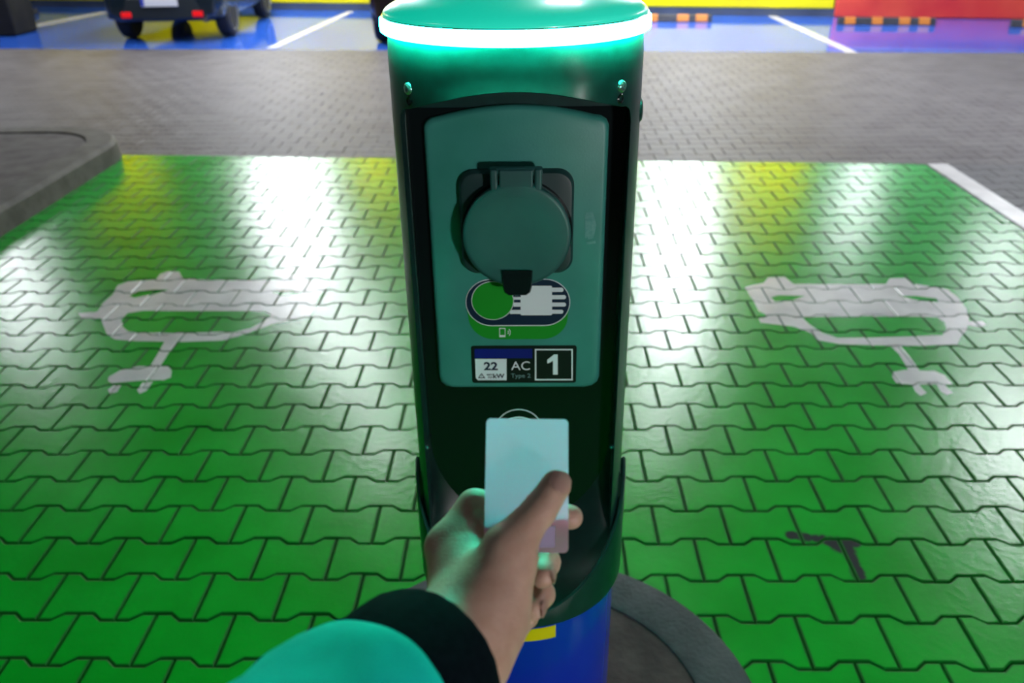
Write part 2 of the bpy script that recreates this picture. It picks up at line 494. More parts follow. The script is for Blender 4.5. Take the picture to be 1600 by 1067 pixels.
def make_car(loc, rz, paint, label, width=1.5):
    w = width / 2
    o = empty('car', loc, label, 'car', rz)
    # stations along the length (y): y, half width factor, underside, belt, roof, roof half width
    st = [(-.56, .90, .30, .86, .90, .60), (-.50, .97, .26, .92, 1.05, .66), (-.36, 1.0, .24, .94, 1.40, .70), (.10, 1.0, .22, .94, 1.50, .74),
          (.75, 1.0, .21, .93, 1.52, .74), (1.35, 1.0, .21, .92, 1.46, .72), (1.85, .99, .22, .92, 1.10, .72), (2.05, .98, .23, .90, .96, .74), (2.45, .95, .25, .80, .84, .72), (2.62, .86, .30, .66, .70, .66)]
    rings = []
    for (y, f, zb, belt, roof, rw) in st:
        W = w * f; R = w * rw
        half = [(W * .80, zb), (W * .96, zb + .05), (W, zb + .2), (W, .60), (W * .97, belt), (R + .03, roof - .06), (R - .06, roof)]
        rings.append([(x, y, z) for x, z in half] + [(-x, y, z) for x, z in reversed(half)])
    bm = new(); loft(bm, rings)
    body = obj('body', bm, paint, o, smooth=40, bevel=.02)
    # glass
    bm = new(); plate_pts = [(-.40, .93), (.40, .93), (.34, 1.34), (-.34, 1.34)]
    k = w / .75
    vs = [bm.verts.new((x * k * 1.25, -.555 + (z - .9) * .40 + .0, z)) for x, z in plate_pts]; bm.faces.new(vs)
    bmesh.ops.solidify(bm, geom=bm.faces[:], thickness=.012)
    obj('rear_window', bm, m_glass, o)
    for s in (-1, 1):
        for (ya, yb, yc, yd) in ((-.25, .60, .58, -.10), (.68, 1.75, 1.28, .68)):
            bm = new()
            vs = [bm.verts.new((s * x, y, z)) for x, y, z in ((w * .985, ya, .97), (w * .985, yb, .97), (w * .775 + .02, yc, 1.42), (w * .775 + .02, yd, 1.42))]
            bm.faces.new(vs); bmesh.ops.solidify(bm, geom=bm.faces[:], thickness=.012)
            obj('side_window', bm, m_glass, o)
    # bumper, lamps, plate
    bm = new()
    loft(bm, [[(x, -.60 + .10 * abs(x / w) ** 3, z0), (x, -.40, z0), (x, -.40, z1), (x, -.58 + .10 * abs(x / w) ** 3, z1)] for x, z0, z1 in
              [(w * t, .27 + .02 * abs(t), .56) for t in (-.97, -.8, -.5, 0, .5, .8, .97)]])
    obj('bumper', bm, m_bump, o, smooth=40, bevel=.03)
    for s in (-1, 1):
        bm = new(); box(bm, (s * w * .60, -.575, .345), (.13, .03, .07)); obj('fog_lamp', bm, m_lampr, o, bevel=.01)
        bm = new(); box(bm, (s * w * .86, -.535, .88), (.12, .06, .28)); obj('tail_lamp', bm, m_lampr, o, bevel=.02)
    bm = new(); box(bm, (0, -.607, .50), (.46, .012, .11)); pl = obj('number_plate', bm, m_plate, o, bevel=.003)
    bm = new(); box(bm, (-.208, -.6145, .50), (.042, .003, .10)); obj('plate_band', bm, m_plateb, pl)
    bm = new(); lathe(bm, [(.022, -.6), (.028, -.6), (.028, -.40), (.022, -.40)], (w * .72, 0, .27), 20, 'y'); obj('exhaust_pipe', bm, m_chrome, o, smooth=40)
    # wheels
    for yy in (0, 1.98):
        for s in (-1, 1):
            bm = new()
            lathe(bm, [(.15, -.09), (.25, -.095), (.283, -.07), (.29, -.03), (.29, .03), (.283, .07), (.25, .095), (.15, .09)], (s * (w - .10), yy, .29), 40, 'x')
            ty = obj('wheel', bm, m_tyre, o, smooth=40)
            bm = new()
            lathe(bm, [(.03, .075), (.19, .080), (.20, .097), (.205, .097), (.20, .05), (.03, .05)] if s > 0 else [(.03, -.05), (.20, -.05), (.205, -.097), (.20, -.097), (.19, -.080), (.03, -.075)], (s * (w - .10), yy, .29), 30, 'x')
            obj('rim', bm, m_rim, ty, smooth=30)
            bm = new(); lathe(bm, [(.33, -.1), (.33, .06)], (s * (w - .07), yy, .29), 36, 'x')
            for v in bm.verts:
                pass
            bm.free()
    return o
p1 = noisy(mat('dark_blue_paint', (.006, .014, .022), .25, coat=.6), (.005, .012, .02), (.008, .017, .026), 1)
p2 = noisy(mat('dark_maroon_paint', (.012, .006, .008), .25, coat=.6), (.012, .006, .008), (.018, .008, .010), 1)
make_car((-4.72, 11.95, 0), .05, p1, 'dark blue small car parked left, seen from behind with number plate')
make_car((-1.22, 11.35, 0), .06, p2, 'dark car parked mostly behind the charging post')

# ------------------------------------------------------------------ charging post
AX, AY = -.0205, 1.22
ft = empty('concrete_footing', (0, 1.24, 0), 'round dark concrete footing ring set in green paving under the charging post', 'footing')
m_slate = noisy(mat('footing_concrete', (.05, .055, .065), .65), (.035, .04, .048), (.065, .068, .078), 14, .25, 90)
m_brown = noisy(mat('footing_infill', (.055, .035, .034), .8), (.035, .022, .022), (.075, .05, .048), 10, .4, 40)
bm = new(); lathe(bm, [(.376, .006), (.376, .022), (.384, .026), (.495, .024), (.503, .016), (.503, -.01), (.376, -.01), (.376, .006)], n=96)
obj('ring', bm, m_slate, ft, smooth=40)
bm = new()
rings = []
for r, z in ((.374, -.005), (.374, .019), (.30, .020), (.20, .019), (.184, .0185)):
    rings.append([(r * math.sin(2 * PI * i / 96), -r * math.cos(2 * PI * i / 96), z + .0015 * noise.noise((r * 14 * math.sin(2 * PI * i / 96), r * 14 * math.cos(2 * PI * i / 96), 0))) for i in range(96)])
loft(bm, rings); obj('infill', bm, m_brown, ft, smooth=40)

st = empty('charging_post', (AX, AY, .0), 'dark round electric car charging post with glowing green light ring', 'charging station')
R = .177
m_body = noisy(mat('dark_plastic', (.005, .034, .031), .32, spec=.5), (.004, .029, .027), (.006, .039, .036), 60, .03, 400)
m_black = mat('black_gloss', (.004, .008, .009), .16, spec=.5)
m_panel = noisy(mat('panel_plastic', (.04, .27, .23), .42), (.034, .245, .205), (.05, .295, .26), 9, .04, 300, (.36, .5))
m_sock = noisy(mat('socket_plastic', (.016, .085, .085), .5), (.013, .076, .076), (.020, .095, .095), 12, .03, 400)
m_sockd = noisy(mat('socket_base_plastic', (.010, .038, .040), .45), (.008, .033, .035), (.012, .043, .045), 12, .03, 400)
m_pole = noisy(mat('blue_post_paint', (.003, .032, .60), .22, coat=.5), (.003, .028, .55), (.004, .037, .66), 3)
m_ring = mat('green_light', (.2, .9, .7), .4, emit=(.008, 1.0, .62), estr=RING_W)
m_cap = noisy(mat('cap_plastic_glow', (.16, .62, .50), .28, coat=.3, emit=(.0, .62, .42), estr=.6), (.05, .54, .42), (.08, .62, .50), 4)  # teal glow put in as emission, standing in for the ring's light
m_silver = mat('silver_rim', (.75, .78, .78), .2, .9)
m_steel = mat('screw_steel', (.35, .5, .48), .25, .9)

bm = new(); lathe(bm, [(.172, .0215), (.172, .50)], n=96)
pole = obj('post_tube', bm, m_pole, st, smooth=40)

def sec(z, r, tr, n=120):
    pts = []
    for i in range(n):
        a = 2 * PI * i / n
        x, y = r * math.sin(a), -r * math.cos(a)
        if tr < r:
            d = y + tr; k = .012           # smooth clamp of y to -tr
            y = -tr + .5 * (d + math.sqrt(d * d + k * k)) - (k * .25 if d < 0 else 0) * 0
        pts.append((x, y, z))
    return pts
bm = new()
loft(bm, [sec(.49, .1755, .154), sec(1.380, .1755, .154), sec(1.388, .1756, .1552), sec(1.396, .1756, .1578), sec(1.404, .1754, .1612), sec(1.414, .1749, .1655), sec(1.424, .1742, .1700), sec(1.434, .1735, .20)])
body = obj('body_shell', bm, m_body)
cut_pts = [(-.154, .45), (-.154, 1.322)]
cut_pts += [(-.154 + .016 * t * t * 1.0 + .02 * t * (1 - t) * .0, 1.322 + .026 * (1 - (1 - t) ** 2)) for t in (.25, .5, .75, 1)]
x_, z_ = cut_pts[-1]
Rr = (x_ * x_ + .028 ** 2) / (2 * .028)
for i in range(1, 24):
    x = x_ + (-2 * x_) * i / 24
    cut_pts.append((x, z_ + .028 - Rr + math.sqrt(Rr * Rr - x * x)))
cut_pts += [(-x, z) for x, z in reversed(cut_pts[:6])]
bm = new(); plate(bm, cut_pts, -.30, -.045)
boolean(body, obj('pocket', bm, None))
body.data.shade_smooth(); body.data.set_sharp_from_angle(angle=math.radians(38))
body.parent = st
if not body.data.materials: body.data.materials.append(m_body)
md = body.modifiers.new('bevel', 'BEVEL'); md.width = .004; md.segments = 3; md.limit_method = 'ANGLE'; md.angle_limit = math.radians(38)

# lower collar with its slanted rim and the bowl inside it
def zlip(c): return .525 + .195 * (1 - c) ** .95          # c = cos of the angle from the front
bm = new(); rings = []
na = 49
for k, (r, dz) in enumerate(((.1765, None), (.1845, None), (.1850, -.006), (.1835, 0), (.180, .001), (.176, -.004), (.1765, -.02))):
    ring = []
    for i in range(na):
        a = -PI / 2 * 1.0 + PI * i / (na - 1)
        c = math.cos(a)
        z = .50 if dz is None else zlip(c) + dz
        ring.append((r * math.sin(a), -r * c, z))
    rings.append(ring)
vs = loft(bm, rings, False, False, closed=False)
for e in (0, na - 1):
    bm.faces.new([v[e] for v in vs])
for i in range(na - 1):
    bm.faces.new((vs[-1][i], vs[-1][i + 1], vs[0][i + 1], vs[0][i]))
obj('lower_collar', bm, m_body, st, smooth=50)
bm = new(); rings = []
for k in range(13):
    t = k / 12
    ring = []
    for i in range(na):
        a = -PI / 2 + PI * i / (na - 1)
        c, s = math.cos(a), math.sin(a)
        P0 = Vector((.150 * s, -.047, .80 - .185 * c))
        P1 = Vector((.1745 * s, -.1745 * c if True else 0, zlip(c) - .016))
        if c < .30: P1.y = min(P1.y, -.047)
        mid = (P0 + P1) / 2 + Vector((0, .018 * c, -.030 * c - .004))
        ring.append(P0 * (1 - t) ** 2 + mid * 2 * t * (1 - t) + P1 * t * t)
    rings.append(ring)
loft(bm, rings, False, False, closed=False)
m_bowl = noisy(mat('bowl_plastic', (.006, .020, .020), .34), (.005, .018, .018), (.008, .024, .024), 30)
bowl = obj('lower_bowl', bm, m_bowl, st, smooth=60)

# light ring and cap
bm = new(); lathe(bm, [(.150, 1.4335), (.1800, 1.4335), (.1828, 1.4355), (.1835, 1.4425), (.1828, 1.450), (.1800, 1.4518), (.150, 1.452)], n=120)
obj('light_ring', bm, m_ring, st, smooth=50)
bm = new(); lathe(bm, [(.10, 1.4521), (.1800, 1.4521), (.1808, 1.4532), (.1800, 1.4545), (.10, 1.4546)], n=120)
rim = obj('cap_rim', bm, m_silver, st, smooth=50)
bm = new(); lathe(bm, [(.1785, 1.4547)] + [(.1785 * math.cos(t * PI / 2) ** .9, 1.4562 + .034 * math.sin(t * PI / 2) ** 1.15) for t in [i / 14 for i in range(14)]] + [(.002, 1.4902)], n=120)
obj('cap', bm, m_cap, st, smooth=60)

# back panel with the arched top
pts = [(.128, .9135), (.128, 1.312)]
pts += [(.128 - .022 * (1 - math.cos(t)), 1.312 + .014 * math.sin(t)) for t in (PI / 6, PI / 3, PI / 2)]
R2 = (.106 ** 2 + .014 ** 2) / (2 * .014)
pts += [(.106 - .212 * i / 16, 1.326 + .014 - R2 + math.sqrt(R2 * R2 - (.106 - .212 * i / 16) ** 2)) for i in range(1, 16)]
pts += [(-x, z) for x, z in reversed(pts[:5])]
pts += [(-.128 + .022 * (1 - math.cos(t)), .9135 - .020 * math.sin(t)) for t in (PI / 6, PI / 3, PI / 2)]
pts += [(.128 - .022 * (1 - math.cos(t)), .9135 - .020 * math.sin(t)) for t in (PI / 2, PI / 3, PI / 6)]
def inset(pts, d, c=(0, 1.11)):
    out = []
    for x, z in pts:
        dx, dz = x - c[0], z - c[1]
        out.append((x - d * (1 if dx > 0 else -1) * min(1, abs(dx) / .1), z - d * (1 if dz > 0 else -1) * min(1, abs(dz) / .18)))
    return out
bm = new(); loft(bm, [[(x, y, z) for x, z in inset(pts, d)] for y, d in ((-.043, 0), (-.051, 0), (-.0555, .0025), (-.057, .007))])
panel = obj('back_panel', bm, m_panel, st, smooth=50)

# socket plate, hinged cover
ZS = 1.1640
bm = new()
loft(bm, [[(x, y, z) for x, z in rrect(-.082 + d, .082 - d, 1.0965 + d, 1.2535 - d, .024 - d * .5)] for y, d in ((-.055, 0), (-.064, .0005), (-.0695, .004), (-.0705, .008))])
sock = obj('socket_plate', bm, m_sockd, st, smooth=40)
bm = new(); loft(bm, [[(x, y, z) for x, z in circ(0, ZS, r, 72)] for y, r in ((-.0700, .0800), (-.0712, .0800), (-.0712, .0770), (-.0700, .0770))])
obj('socket_rim', bm, m_black, sock, smooth=40)
bm = new()
loft(bm, [[(x, y, z) for x, z in circ(0, ZS, r, 96)] for y, r in ((-.074, .073), (-.076, .0765), (-.087, .0774), (-.0895, .0757), (-.0902, .0712), (-.0890, .050), (-.0884, .02))])
cover = obj('socket_cover', bm, m_sock, st, smooth=50)
bm = new(); box(bm, (0, -.0815, 1.2400), (.047, .0165, .040)); obj('hinge_strap', bm, m_sock, cover, bevel=.0025)
bm = new(); lathe(bm, [(.0055, -.0365), (.0062, -.035), (.0062, .035), (.0055, .0365)], (0, -.081, 1.2565), 20, 'x'); obj('hinge_pin', bm, m_sock, cover, smooth=40)
for s in (-1, 1):
    bm = new(); box(bm, (s * .0305, -.0800, 1.2460), (.0105, .020, .030)); obj('hinge_knuckle', bm, m_sock, cover, bevel=.003)
bm = new()
tab = [(-.0225, 1.112), (-.0215, 1.088), (-.019, 1.078), (-.013, 1.0735), (.013, 1.0735), (.019, 1.078), (.0215, 1.088), (.0225, 1.112)]
loft(bm, [[(x * k, y, 1.0735 + (z - 1.0735) * 1 + dz) for x, z in tab] for y, k, dz in ((-.074, .96, .0008), (-.078, 1, 0), (-.092, 1, 0), (-.0945, .92, .0015))])
obj('pull_tab', bm, m_black, cover, smooth=40)

# screws
def screw(loc, nrm, r, mat_):
    bm = new()
    lathe(bm, [(r * 1.5, -.001), (r * 1.5, .0008), (r * 1.15, .0012), (r * 1.05, .0035), (r * .8, .0048), (r * .45, .0050), (r * .4, .0030), (.0003, .0030)], n=24)
    q = Vector((0, 0, 1)).rotation_difference(Vector(nrm))
    for v in bm.verts:
        v.co = q @ v.co + Vector(loc)
    obj('screw', bm, mat_, st, smooth=40)
for s in (-1, 1):
    a = math.radians(52)
    screw((s * .1360, -.1075, 1.374), (s * math.sin(a), -math.cos(a), 0), .0072, m_steel)
    screw((s * .1545, -.064, .785), (-s * .82, -.57, 0), .0026, m_steel)
    bm = new(); lathe(bm, [(.004, -.003), (.0075, .0008), (.0055, .0026), (.002, .0005)], n=20)
    q = Vector((0, 0, 1)).rotation_difference(Vector((s * math.sin(a), -math.cos(a), 0)))
    for v in bm.verts: v.co = q @ v.co + Vector((s * .1355, -.1085, 1.3585))
    obj('screw_hole', bm, m_black, st, smooth=40)

bm = new(); lathe(bm, [(.002, -.01), (.016, -.01), (.018, -.001), (.014, .002), (.002, .0025)], (.174, -.02, 1.325), 24, 'x'); obj('side_bolt', bm, m_body, st, smooth=40)
# stickers -------------------------------------------------------------
m_dg = mat('sticker_green', (.010, .32, .022), .35)
m_navy = mat('sticker_navy', (.006, .020, .055), .35)
m_sw = mat('sticker_white', (.78, .88, .95), .4)
m_sb = mat('sticker_black', (.003, .008, .008), .35)
m_sblue = mat('sticker_blue', (.004, .008, .20), .35)
m_sg = mat('sticker_grey', (.16, .30, .32), .4)
m_yel = mat('sticker_yellow', (.85, .80, .0), .4)
YS = -.0572
def S(cx, cy):                      # a place on the panel, as x, z on the post
    p = at(720 + cx / 5.926, 430 + cy / 5.926, AY + YS)
    return (p.x - AX, p.z)
def decal(name, pts, layer, m, parent):
    bm = new(); plate(bm, pts, YS, YS - .0004 * layer)
    return obj(name, bm, m, parent)
def decal_q(name, q, layer, m, parent):
    return decal(name, [S(*p) for p in q], layer, m, parent)
def stadium(x0, x1, z0, z1, n=14):
    return rrect(x0, x1, z0, z1, (z1 - z0) / 2 * .999, n)
def frame(name, po, pi, layer, m, parent):
    bm = new()
    y = YS - .0004 * layer
    a = [bm.verts.new((x, YS, z)) for x, z in po]; b = [bm.verts.new((x, y, z)) for x, z in po]
    c = [bm.verts.new((x, y, z)) for x, z in pi]; d = [bm.verts.new((x, YS, z)) for x, z in pi]
    n = len(po)
    for i in range(n):
        j = (i + 1) % n
        for p, q in ((a, b), (b, c), (c, d)):
            bm.faces.new((p[i], p[j], q[j], q[i]))
    return obj(name, bm, m, parent)
def write(name, txt, cx, cy, h, layer, m, parent, bold=0.0, wide=1.0):
    x, z = S(cx, cy); z1 = S(cx, cy - h / 2)[1]; z0 = S(cx, cy + h / 2)[1]
    bm = text_bm(txt, 1.0, bold)
    xs = [v.co.x for v in bm.verts]; ys = [v.co.y for v in bm.verts]
    k = (z1 - z0) / (max(ys) - min(ys)); mx, my = (max(xs) + min(xs)) / 2, (max(ys) + min(ys)) / 2
    for v in bm.verts:
        v.co = Vector((x + (v.co.x - mx) * k * wide, YS - .0004 * layer + v.co.z * .2, z + (v.co.y - my) * k))
    return obj(name, bm, m, parent)

zt, zb, zg = 1.0836, 1.0072, .9831
bm = new()
# green stadium with its deep lower edge
ro = (zt - zb) / 2
hull = [(x, z) for x, z in stadium(-.0790, .0790, zb, zt) if z >= (zt + zb) / 2 - 1e-6]
low = [(x, z - (zb - zg)) for x, z in stadium(-.0760, .0760, zb, zt) if z < (zt + zb) / 2 - 1e-6]
logo = decal('logo_sticker', hull + low, 1, m_dg, st)
decal('logo_outline', stadium(-.0793, .0793, zb - .001, zt + .001), 2, m_sw, logo)
decal('logo_field', stadium(-.0783, .0783, zb + .0006, zt), 3, m_navy, logo)
x, z = S(295, 233)
decal('logo_disc_outline', circ(x, z, .0322), 4, m_sw, logo)
decal('logo_disc', circ(x, z, .0312), 5, m_dg, logo)
def qrect(x0, x1, y0, y1): return [(x0, y0), (x1, y0), (x1, y1), (x0, y1)]
decal_q('plug_body', [(560, 95), (838, 95), (845, 103), (845, 360), (835, 366), (560, 366), (554, 358), (554, 103)], 4, m_sw, logo)
for (a, b_, c, d) in ((482, 556, 198, 222), (488, 556, 250, 287), (455, 556, 318, 354)):
    decal_q('plug_wire', qrect(a, b_, c, d), 4, m_sw, logo)
for (b_, c, d) in ((952, 112, 150), (975, 180, 218), (975, 250, 286), (950, 316, 352)):
    decal_q('plug_pin', [(843, c), (b_ - 12, c), (b_, c + 14), (b_ - 3, d - 8), (b_ - 14, d), (843, d)], 4, m_sw, logo)
frame('phone_icon', [S(*p) for p in qrect(357, 413, 487, 571)], [S(*p) for p in qrect(363, 407, 494, 553)], 2, m_sw, logo)
for r0 in (17, 38):
    po, pi = [], []
    arc = [(432 + (r0 + 4) * math.cos(t) * .8 - 5, 528 + (r0 + 4) * math.sin(t)) for t in [(-.9 + 1.8 * i / 8) for i in range(9)]]
    arc2 = [(432 + (r0 - 3) * math.cos(t) * .8 - 5, 528 + (r0 - 3) * math.sin(t)) for t in [(.9 - 1.8 * i / 8) for i in range(9)]]
    decal_q('phone_wave', arc + arc2, 2, m_sw, logo)

lab = decal('rating_label', rrect(*[S(100, 820)[0], S(1070, 820)[0], S(600, 995)[1], S(600, 650)[1]], .004), 1, m_sb, st)
decal_q('blue_bar', qrect(128, 662, 680, 766), 2, m_sblue, lab)
decal_q('power_field', [(132, 773), (424, 773), (424, 970), (160, 970), (139, 950)], 2, m_sw, lab)
write('power_number', '22', 278, 838, 76, 3, m_navy, lab, .03, 1.12)
write('power_unit', 'kW', 352, 929, 42, 3, m_navy, lab, .022, 1.05)
frame('warning_triangle', [S(160, 949), S(192, 902), S(226, 949)], [S(171, 943), S(192, 912), S(215, 943)], 3, m_navy, lab)
decal_q('warning_bolt', [(195, 917), (187, 932), (193, 932), (189, 942), (199, 927), (193, 927)], 3, m_navy, lab)
write('voltage_text', '400V', 268, 917, 17, 3, m_navy, lab, .01)
write('current_text', '32A', 273, 941, 17, 3, m_navy, lab, .01)
write('current_type', 'AC', 553, 836, 80, 2, m_sw, lab, .0, 1.0)
write('connector_type', 'Type 2', 555, 933, 50, 2, m_sg, lab, .0, 1.05)
frame('number_frame', [S(*p) for p in qrect(686, 1037, 681, 971)], [S(*p) for p in qrect(699, 1024, 692, 959)], 2, m_sw, lab)
decal_q('outlet_number', [(800, 782), (838, 752), (862, 732), (897, 732), (897, 918), (853, 918), (853, 788), (826, 806), (800, 814)], 2, m_sw, lab)

# pale residue of an old sticker on the panel
m_res = noisy(mat('sticker_residue', (.10, .33, .31), .5), (.075, .30, .27), (.14, .36, .35), 120)
def px_poly(q): return [(p.x - AX, p.z) for p in (at(a, b_, AY + YS) for a, b_ in q)]
res_ = decal('sticker_residue', px_poly([(915, 332), (926, 330), (932, 352), (927, 372), (919, 374), (914, 360)]), .5, m_res, st)
for q in ([(916, 378), (930, 376), (931, 380), (917, 382)], [(914, 336), (917, 336), (917, 372), (914, 372)]):
    decal('residue_streak', px_poly(q), .8, m_res, res_)

# contactless circle on the black back, partly behind the card
def ringplate(r0, r1, c, y, th=.0008, a0=0, a1=2 * PI, n=64):
    bm = new()
    full = abs(a1 - a0 - 2 * PI) < 1e-6
    m_ = n if full else n + 1
    rings = []
    for i in range(m_):
        a = a0 + (a1 - a0) * i / n
        s_, c_ = math.sin(a), math.cos(a)
        rings.append([(c[0] + r0 * s_, y, c[1] + r0 * c_), (c[0] + r1 * s_, y, c[1] + r1 * c_), (c[0] + r1 * s_, y - th, c[1] + r1 * c_), (c[0] + r0 * s_, y - th, c[1] + r0 * c_)])
    if full: rings.append(rings[0])
    loft(bm, rings, not full, not full)
    bmesh.ops.remove_doubles(bm, verts=bm.verts[:], dist=1e-6)
    return bm
cl = obj('contactless_symbol', ringplate(.0362, .0377, (-.001, .811), -.0470), m_sw, st)
for r0 in (.0285, .020, .012):
    obj('contactless_wave', ringplate(r0, r0 + .0035, (-.001, .802), -.0470, a0=-.75, a1=.75, n=24), m_sw, cl)
# the glossy black board the panel is mounted on
bm = new()
bpts = [(-.151, 1.336), (.151, 1.336)] + [(.150 * math.cos(t), .80 - .185 * math.sin(t)) for t in [PI * i / 30 for i in range(31)]]
plate(bm, bpts, -.0442, -.0472); obj('back_board', bm, m_black, st)

# yellow sticker on the blue tube, its front quarter
bm = new(); vs = []
for i in range(15):
    a = -.16 + (.355 + .16) * i / 14
    vs.append([(r * math.sin(a), -r * math.cos(a), z) for r, z in ((.1722, .456), (.1728, .456), (.1728, .484), (.1722, .484))])
loft(bm, vs); obj('yellow_sticker', bm, m_yel, pole)

# ------------------------------------------------------------------ access card
ctr = dep(823, 757, .5475)
up_c = (dep(822, 656, .556) - dep(820, 858, .539)); ax_r = RT.copy()
up_c.normalize(); ax_r = (ax_r + UP * .012).normalized(); nrm = ax_r.cross(up_c).normalized(); ax_r = up_c.cross(nrm)
card = empty('access_card', (0, 0, 0), 'blank white plastic card held between thumb and finger before the post', 'card')
card.matrix_world = Matrix((ax_r, up_c, nrm)).transposed().to_4x4()
card.location = ctr
m_card = bpy.data.materials.new('card_plastic'); m_card.use_nodes = True
nt = m_card.node_tree; bs = nt.nodes['Principled BSDF']
bs.inputs['Base Color'].default_value = (.86, .86, 1.0, 1); bs.inputs['Roughness'].default_value = .4
tr = N(m_card, 'ShaderNodeBsdfTranslucent'); tr.inputs['Color'].default_value = (1.0, .48, .80, 1)
ms = N(m_card, 'ShaderNodeMixShader'); ms.inputs[0].default_value = .8
nt.links.new(bs.outputs[0], ms.inputs[1]); nt.links.new(tr.outputs[0], ms.inputs[2]); nt.links.new(ms.outputs[0], nt.nodes['Material Output'].inputs[0])
bm = new(); f = bm.faces.new([bm.verts.new((x, y, 0)) for x, y in rrect(-.027, .027, -.0428, .0428, .0032)])
obj('card_body', bm, m_card, card)
m_print = mat('card_print', (.42, .36, .55), .4)
bm = new(); bm.faces.new([bm.verts.new((x, y, .0003)) for x, y in rrect(-.004, .0185, -.0395, -.026, .0006)])
obj('card_print', bm, m_print, card)

# ------------------------------------------------------------------ hand and arm (a signed distance field turned into one surface)
def P(px, py, zc): return np.array(dep(px, py, zc))
def cap(G, a, ra, b, rb):
    ba = b - a; L2 = ba @ ba
    pa = G - a
    h = np.clip(pa @ ba / L2, 0, 1)
    return np.sqrt(((pa - h[..., None] * ba) ** 2).sum(-1)) - (ra + (rb - ra) * h)
def smin(a, b, k):
    h = np.clip(.5 + .5 * (b - a) / k, 0, 1)
    return b + (a - b) * h - k * h * (1 - h)
def surface_nets(D, o, s):
    nx, ny, nz = D.shape
    ins = D < 0
    corners = [(i, j, k) for i in (0, 1) for j in (0, 1) for k in (0, 1)]
    sl = lambda A, c: A[c[0]:nx - 1 + c[0], c[1]:ny - 1 + c[1], c[2]:nz - 1 + c[2]]
    cnt = sum(sl(ins, c).astype(int) for c in corners)
    act = (cnt > 0) & (cnt < 8)
    acc = np.zeros(act.shape + (3,)); num = np.zeros(act.shape)
    for a in corners:
        for b in corners:
            if sum(b) - sum(a) == 1 and all(y >= x for x, y in zip(a, b)):
                da, db = sl(D, a), sl(D, b)
                x = (da < 0) != (db < 0)
                t = np.where(x, da / np.where(x, da - db, 1), 0)
                for ax in range(3):
                    acc[..., ax] += np.where(x, a[ax] + t * (b[ax] - a[ax]), 0)
                num += x
    idx = -np.ones(act.shape, int); idx[act] = np.arange(act.sum())
    w = np.argwhere(act)
    V = (w + acc[act] / num[act][:, None]) * s + o
    F = []
    for ax in range(3):
        u, v = (ax + 1) % 3, (ax + 2) % 3
        a = [slice(1, -1)] * 3; a[ax] = slice(0, -1)
        b = list(a); b[ax] = slice(1, None)
        A, B = ins[tuple(a)], ins[tuple(b)]
        e = np.argwhere(A != B)
        off = np.array([1, 1, 1]); off[ax] = 0
        e = e + off
        du = np.zeros(3, int); du[u] = 1; dv = np.zeros(3, int); dv[v] = 1
        q = [idx[tuple((e - x).T)] for x in (0 * du, du, du + dv, dv)]
        q = np.stack(q, 1)
        flip = ins[tuple(e.T)]
        q[flip] = q[flip][:, ::-1]
        F.append(q)
    F = np.concatenate(F)
    F = F[(F >= 0).all(1)]
    return V, F

arm_a, arm_b = P(668, 1040, .475), None
C0 = np.array(dep(668, 1040, .475)); C1 = np.array(dep(592, 1112, .435))
adir = (C1 - C0) / np.linalg.norm(C1 - C0)
H = dict(
    palm=[(P(700, 1010, .488), .027, P(742, 965, .507), .025), (P(742, 1035, .492), .021, P(772, 962, .508), .020),
          (P(735, 950, .512), .022, P(702, 858, .553), .0155), (P(742, 935, .520), .0185, P(735, 845, .549), .0110),
          (P(725, 960, .528), .022, P(708, 882, .572), .0145), (P(732, 968, .535), .021, P(716, 912, .576), .014), (P(740, 975, .540), .019, P(732, 940, .572), .013),
          (P(765, 950, .508), .020, P(803, 886, .515), .0135), (C0 + adir * .06, .030, P(715, 990, .50), .027)],
    thumb=[(P(758, 940, .505), .019, P(792, 858, .514), .0152), (P(792, 858, .514), .0150, P(843, 797, .527), .0104), (P(843, 797, .527), .0107, P(869, 758, .5345), .0098)],
    index=[(P(702, 852, .553), .0145, P(742, 792, .567), .0118), (P(742, 792, .567), .0115, P(835, 800, .5565), .0092), (P(835, 800, .5565), .0092, P(892, 808, .5540), .0082)],
    middle=[(P(708, 882, .572), .0135, P(790, 852, .588), .0108), (P(790, 852, .588), .0106, P(853, 878, .564), .0094), (P(853, 878, .564), .0092, P(848, 900, .546), .0082)],
    ring=[(P(716, 912, .576), .013, P(788, 905, .586), .0100), (P(788, 905, .586), .0100, P(846, 928, .562), .0088), (P(846, 928, .562), .0086, P(834, 950, .545), .0078)],
    little=[(P(732, 940, .572), .012, P(780, 952, .575), .0086), (P(780, 952, .575), .0086, P(822, 962, .552), .0078), (P(822, 962, .552), .0076, P(812, 980, .540), .0068)])
allp = np.array([q for v in H.values() for c in v for q in (c[0], c[2])])
lo, hi = allp.min(0) - .036, allp.max(0) + .036
h_ = .0016
n_ = np.ceil((hi - lo) / h_).astype(int)
G = np.stack(np.meshgrid(*[lo[i] + h_ * np.arange(n_[i]) for i in range(3)], indexing='ij'), -1)
def chain(c, k):
    d = None
    for a, ra, b, rb in c:
        e = cap(G, a, ra, b, rb)
        d = e if d is None else smin(d, e, k)
    return d
palm = chain(H['palm'], .014)
hand = palm
for f in ('thumb', 'index', 'middle', 'ring', 'little'):
    d = chain(H[f], .004)
    hand = np.minimum(hand, smin(palm, d, .012 if f == 'thumb' else .007))
# skin folds over the thumb joint, a slight knuckle dent
A_, B_ = H['thumb'][1][0], H['thumb'][1][2]
tv = (B_ - A_) / np.linalg.norm(B_ - A_)
rel = (G - B_) @ tv
nearT = np.exp(-(((G - B_) ** 2).sum(-1)) / (2 * .013 ** 2))
for c, amp in ((-.0065, .0008), (-.0015, .0009), (.0035, .0006)):
    hand = hand + amp * nearT * np.exp(-((rel - c) / .0011) ** 2)
